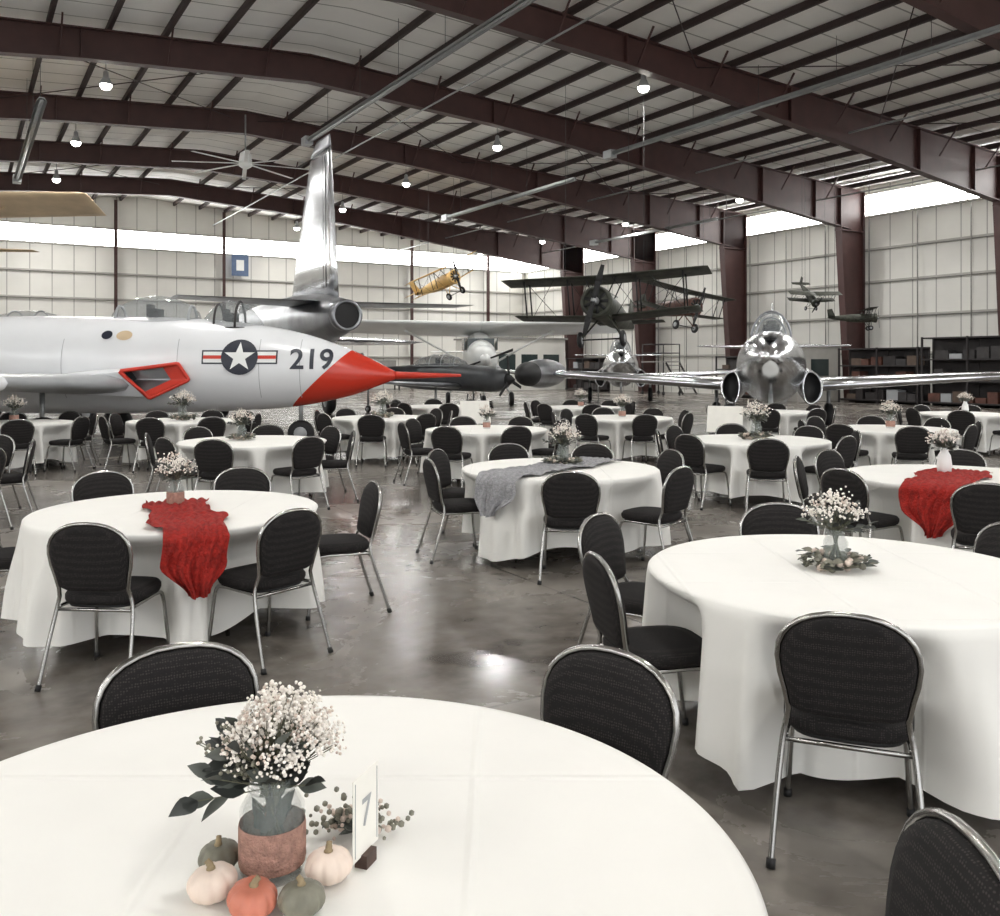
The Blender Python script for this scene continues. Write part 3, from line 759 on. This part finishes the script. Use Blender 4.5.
# ---- tall-fin jet, tail toward camera
j=MB()
S=[(-1.0,3.05,.36,.4),(-.3,3.05,.50,.55),(2,3.0,.75,.85),(5,2.9,.95,1.0),(9,2.8,.95,1.0),(12,2.7,.7,.8),(14.2,2.6,.1,.12)]
fuse(j,S,M_alu2,36,50)
M=Matrix.Translation((-1.0,0,3.05))@Matrix.Rotation(R(-90),4,'Y')
j.lathe([(.40,-.3),(.43,.0),(.42,.14),(.35,.16),(.33,-.1),(.05,-.12)],M_alu2,28,M); j.lathe([(.02,.10),(.34,.08)],M_black,28,M,cap1=False)
foil(j,(4.4,0,3.5),(-.4,0,3.5),(2.2,0,7.9),(.3,0,7.9),.42,.22,(0,1,0),M_alu)
foil(j,(2.2,0,7.88),(.3,0,7.88),(1.7,0,8.25),(.4,0,8.25),.22,.1,(0,1,0),M_alu2)
j.beam((.62,-.12,3.9),(.80,-.09,7.7),.012,.05,M_rack); j.beam((.62,.12,3.9),(.80,.09,7.7),.012,.05,M_rack)
for s in(-1,1):
    foil(j,(2.6,s*.4,3.5),(.1,s*.4,3.5),(.9,s*4.2,3.5),(-.3,s*4.2,3.5),.2,.09,(0,0,1),M_alu2)
    foil(j,(9.8,s*.8,2.6),(5.5,s*.8,2.6),(6.2,s*4.6,2.5),(4.4,s*4.6,2.5),.5,.2,(0,0,1),M_alu)
    wheel(j,(6.3,s*1.8,.5),.5,.28,M_tube,2.5)
canopy(j,9.5,12.2,3.5,.45,.6,(.3,.7))
wheel(j,(11.5,0,.35),.35,.2,M_tube,2.2)
j.build('swept_tail_jet',(-4.6,25,0),(0,0,R(118)))

# ---- high wing light aircraft
def light_plane(mw,mf):
    j=MB()
    S=[(2.6,1.6,.22,.25),(2.3,1.6,.42,.42),(1.4,1.65,.5,.5),(.4,1.85,.55,.72),(-1,1.85,.5,.66),(-3,1.8,.25,.32),(-4.9,1.85,.06,.12)]
    fuse(j,S,mf,28,36)
    M=Matrix.Translation((2.65,0,1.6))@Matrix.Rotation(R(90),4,'Y'); j.lathe([(.2,-.1),(.17,.1),(.02,.28)],mf,16,M)
    for a in (20,200):
        d=Vector((0,math.cos(R(a)),math.sin(R(a)))); foil(j,Vector((2.72,0,1.6))+Vector((.0,.07,.05)),Vector((2.72,0,1.6))-Vector((0,.07,.05)),Vector((2.72,0,1.6))+d*.95+Vector((.03,.0,.05)),Vector((2.7,0,1.6))+d*.95-Vector((0,.0,.05)),.04,.02,(1,0,0),M_black)
    for s in(-1,1):
        foil(j,(1.2,0,2.84),(-.9,0,2.44),(1.1,s*5.1,2.94),(-.75,s*5.1,2.60),.30,.20,(0,0,1),mw)
        j.tube([(.5,s*.5,1.5),(.3,s*2.6,2.64)],.035,mf,6)
        j.box((.3,s*.56,2.15),(1.3,.03,.4),M_dglass)
        foil(j,(-4.0,0,1.95),(-4.9,0,1.95),(-4.2,s*1.6,1.95),(-4.8,s*1.6,1.95),.1,.05,(0,0,1),mw)
        wheel(j,(.5,s*1.1,.25),.25,.15,mf,.4); j.tube([(.5,s*1.1,.4),(.5,s*.4,1.4)],.04,mf,6)
    foil(j,(-3.9,0,1.9),(-4.9,0,1.9),(-4.5,0,3.1),(-5.0,0,3.1),.12,.06,(0,1,0),mw)
    j.box((1.05,0,2.15),(.03,.9,.38),M_dglass)
    wheel(j,(2.0,0,.22),.22,.14,mf,1.4)
    return j.mesh('airframe')
LP=light_plane(M_white,M_white)
place(LP,'light_aircraft',(-.9,38,0),(0,0,R(-84)),scale=1.2)
place(LP,'light_aircraft',(-20.5,46,0),(0,0,R(-150)),scale=1.1)
LY=light_plane(M_cream,M_cream)
def hang(me,name,loc,rot,sc,ztop,pts):
    root=empty(name,loc)
    place(me,'airframe',rot=rot,scale=sc,parent=root)
    b=MB()
    Mx=Euler(rot).to_matrix()
    for p in pts:
        q=Mx@Vector(p)*sc; b.tube([q,(q.x,q.y,ztop-loc[2])],.007,M_cable,5)
    b.build('suspension_cables',parent=root)
hang(LY,'suspended_light_aircraft',(-19.5,30,3.95),(0,0,R(-84)),1.15,10.9,[(0,1.5,2.7),(0,-1.5,2.7),(-3,0,2)])

# ---- dark low-wing prop trainer
j=MB()
S=[(3.6,1.55,.3,.32),(3.2,1.55,.48,.5),(2.0,1.6,.5,.55),(.4,1.65,.48,.6),(-1.5,1.65,.4,.5),(-3.5,1.75,.2,.28),(-4.6,1.8,.06,.12)]
fuse(j,S,M_olive,30,36); canopy(j,-1.3,1.7,2.1,.4,.5,(.2,.4,.6,.8))
M=Matrix.Translation((3.55,0,1.55))@Matrix.Rotation(R(90),4,'Y'); j.lathe([(.3,-.05),(.2,.2),(.02,.42)],M_black,16,M)
for a in (100,220,340):
    d=Vector((0,math.cos(R(a)),math.sin(R(a)))); sd=Vector((1,0,0)).cross(d); c=Vector((3.7,0,1.55))
    foil(j,c+sd*.09,c-sd*.09,c+d*1.0+sd*.07,c+d*1.0-sd*.07,.05,.02,(1,0,0),M_black)
for s in(-1,1):
    foil(j,(1.6,s*.3,1.25),(-.4,s*.3,1.25),(1.0,s*5,1.5),(0,s*5,1.5),.3,.12,(0,0,1),M_alu2)
    foil(j,(-3.5,0,1.95),(-4.5,0,1.95),(-3.8,s*1.7,1.95),(-4.4,s*1.7,1.95),.1,.05,(0,0,1),M_alu2); wheel(j,(1.0,s*1.4,.3),.3,.16,M_tube,1.25)
foil(j,(-3.4,0,1.9),(-4.6,0,1.9),(-4.1,0,2.7),(-4.7,0,2.7),.12,.06,(0,1,0),M_alu2); wheel(j,(-3.8,0,.16),.16,.1,M_tube,1.7)
j.build('propeller_trainer_aircraft',(-2.2,31,0),(0,0,R(-32)),scale=.8)

# ---- biplane
def biplane(mf,mw):
    j=MB()
    S=[(1.9,0,.42,.42),(1.5,0,.5,.5),(.6,0,.46,.55),(-.8,.0,.4,.5),(-2.6,.05,.2,.28),(-3.8,.1,.05,.1)]
    fuse(j,S,mf,24,30)
    M=Matrix.Translation((1.9,0,0))@Matrix.Rotation(R(90),4,'Y')
    j.lathe([(.52,-.35),(.58,-.2),(.58,0),(.5,.05),(.44,0),(.4,-.1)],mf,28,M)
    for k in range(9):
        a=2*math.pi*k/9; j.tube([(1.85,.12*math.cos(a),.12*math.sin(a)),(1.85,.46*math.cos(a),.46*math.sin(a))],.085,M_black,8)
    j.ell((2.0,0,0),(.25,.15,.15),M_tube,12,8)
    for a in (75,255):
        d=Vector((0,math.cos(R(a)),math.sin(R(a)))); sd=Vector((1,0,0)).cross(d); c=Vector((2.2,0,0))
        foil(j,c+sd*.06,c-sd*.06,c+d*.7+sd*.13,c+d*.7-sd*.13,.05,.04,(1,0,0),M_black)
        foil(j,c+d*.68+sd*.13,c+d*.68-sd*.13,c+d*1.3+sd*.07,c+d*1.3-sd*.07,.04,.02,(1,0,0),M_black)
    for s in(-1,1):
        foil(j,(1.5,0,1.05),(.2,0,1.0),(1.4,s*3.9,1.15),(.3,s*3.9,1.10),.13,.1,(0,0,1),mw)
        foil(j,(1.0,s*.3,-.35),(-.2,s*.3,-.38),(.9,s*3.5,-.15),(-.1,s*3.5,-.18),.13,.1,(0,0,1),mw)
        for y in (1.3,3.0):
            for xo in (.25,.85): j.tube([(xo,s*y,-.25),(xo+.4,s*y,1.08)],.03,M_black,6)
            j.tube([(.3,s*y,-.2),(1.3,s*(y-1.2 if y>2 else .4),1.05)],.012,M_black,4)
            j.tube([(.6,s*(y-1.2 if y>2 else .4),-.3),(.8,s*y,1.05)],.012,M_black,4)
        for xo in(.4,1.3): j.tube([(xo,s*.3,.4),(xo,s*.6,1.05)],.025,M_black,6)
        foil(j,(-2.9,0,.2),(-3.8,0,.2),(-3.1,s*1.4,.2),(-3.7,s*1.4,.2),.08,.05,(0,0,1),mw)
        wheel(j,(1.1,s*.8,-1.25),.3,.14,M_black,-1.2); j.tube([(1.1,s*.8,-1.25),(1.3,s*.3,-.4)],.035,mf,6); j.tube([(1.1,s*.8,-1.25),(.5,s*.3,-.4)],.035,mf,6)
    j.tube([(1.1,-.8,-1.25),(1.1,.8,-1.25)],.03,M_black,6)
    foil(j,(-2.9,0,.2),(-3.8,0,.2),(-3.3,0,1.2),(-3.9,0,1.1),.08,.05,(0,1,0),mw)
    j.tube([(.1,-.35,.5),(.25,0,.72),(.1,.35,.5)],.02,M_tube,6)
    return j.mesh('airframe')
BP=biplane(M_camo,M_camo)
PT=[(.8,1.5,1.1),(.8,-1.5,1.1),(-3,0,.3)]
hang(BP,'suspended_biplane',(3.65,30,3.5),(R(2),R(-8),R(-112)),.88,11.2,PT)
BR2=biplane(M_rust,M_camo); hang(BR2,'suspended_biplane',(8.6,44,4.5),(R(-8),0,R(-60)),.75,10.6,PT)
BY=biplane(M_yellow,M_yellow); hang(BY,'suspended_biplane',(-3.0,46,5.9),(R(24),R(-12),R(-50)),.62,11.3,PT)
hang(BP,'suspended_biplane',(13.1,38,4.6),(0,R(35),R(-80)),.30,10.4,PT); hang(BP,'suspended_biplane',(15.2,38,3.7),(0,0,R(-10)),.34,10.3,PT)

b=MB(); b.lathe([(.05,.5),(.2,.4),(.25,.1),(.25,-.1),(.1,-.2)],M_white,20); b.tube([(0,0,.4),(0,0,1.9)],.03,M_tube,8)
for k in range(8):
    a=2*math.pi*k/8; d=Vector((math.cos(a),math.sin(a),0)); s=Vector((-d.y,d.x,0))
    foil(b,d*.25+s*.08,d*.25-s*.08,d*2.7+s*.08+Vector((0,0,-.08)),d*2.7-s*.08+Vector((0,0,-.08)),.03,.02,(0,0,1),M_white)
b.build('industrial_ceiling_fan',(-9.9,35.0,9.55),(0,0,.3))

# ---------------------------------------------------------------- perimeter furniture
def rack(u,v,L_,h,rot):
    b=MB(); rr=random.Random(int(v*10)); 
    for x in (-L_/2,0,L_/2):
        for y in(-.4,.4): b.box((x,y,h/2),(.07,.07,h),M_rack)
    b.box((0,-.41,h/2),(L_,.03,h),M_rack)
    n=4
    for i in range(n):
        z=.15+(h-.2)*i/(n-1); b.box((0,0,z),(L_,.85,.06),M_rack)
        if i<n-1:
            x=-L_/2+.35
            while x<L_/2-.35:
                hh=rr.uniform(.2,.5); wv=rr.uniform(.35,.6)
                b.box((x,0.02,z+.03+hh/2),(wv,.6,hh),rr.choice([M_box,M_rack,M_boxd,M_grey,M_boxd,M_rust])); x+=wv+.08
    b.build('display_rack',W(u,v,0),(0,0,BR+rot))
for v,h in ((13.1,2.7),(17.3,2.6),(21.5,2.9),(25.7,2.5)): rack(35.4,v,4.0,h,R(90))
for v in (34.0,48): rack(35.6,v,3.6,2.2,R(90))
b=MB(); b.box((0,0,1.3),(3.0,2.2,2.6),M_girt); b.box((-1.52,0,1.05),(.04,.9,2.1),M_grey); b.box((0,-1.12,1.6),(1.2,.04,.8),M_dglass); b.box((0,0,2.65),(3.2,2.4,.1),M_seam)
b.build('storage_cabin',W(35.0,29.9,0),ROTB)
b=MB(); b.box((0,0,1.75),(6,5,3.5),M_wall); b.box((0,0,3.55),(6.3,5.3,.12),M_seam)
for x in(-1.8,0,1.8): b.box((x,-2.52,1.9),(1.3,.06,1.1),M_dglass); b.box((x,-2.53,1.3),(1.4,.08,.08),M_grey)
b.box((-3.02,0,1.05),(.05,1,2.1),M_rust)
b.build('office_cabin',W(33.6,54.5,0),ROTB)
b=MB(); b.box((0,0,0),(1.1,.05,1.4),M_blue); b.box((0,-.03,.0),(.5,.02,.7),M_white); b.tube([(-.55,0,.7),(.55,0,.7)],.03,M_rack,6); b.build('wall_banner',W(15.9,59.8,8.3),ROTB)
for (u,v) in ((3,58),(10,58),(17,58.2),(25,58)):
    b=MB(); b.box((0,0,.9),(3,.9,.08),M_wood)
    for x in(-1.4,1.4):
        for y in(-.38,.38): b.box((x,y,.43),(.08,.08,.86),M_rack)
    b.box((-.7,0,1.2),(.7,.5,.5),M_red); b.box((.6,0,1.15),(.9,.5,.4),M_grey); b.box((0,.4,1.5),(3,.04,1.1),M_seam)
    b.build('workbench',W(u,v,0),ROTB)
b=MB()
for x in(-.9,.9):
    for y in(-.6,.6): b.tube([(x,y,.15),(x,y,2.9)],.035,M_rack,6); b.ell((x,y,.12),(.12,.05,.12),M_black,10,6)
b.box((0,0,1.9),(1.9,1.3,.06),M_seam)
for z in(2.4,2.9):
    b.tube([(-.9,-.6,z),(.9,-.6,z),(.9,.6,z),(-.9,.6,z)],.025,M_rack,6,closed=True)
for k in range(7): b.box((-1.1-.2*k,0,1.7-.26*k),(.25,1.0,.04),M_seam)
for y in(-.5,.5): b.beam((-1.0,y,1.85),(-2.4,y,.1),.05,.1,M_rack)
b.build('maintenance_platform',W(34.5,39.5,0),(0,0,BR+R(90)))

scene.view_settings.view_transform='Standard'
scene.view_settings.look='None'
scene.view_settings.exposure=.04
scene.view_settings.gamma=1.0
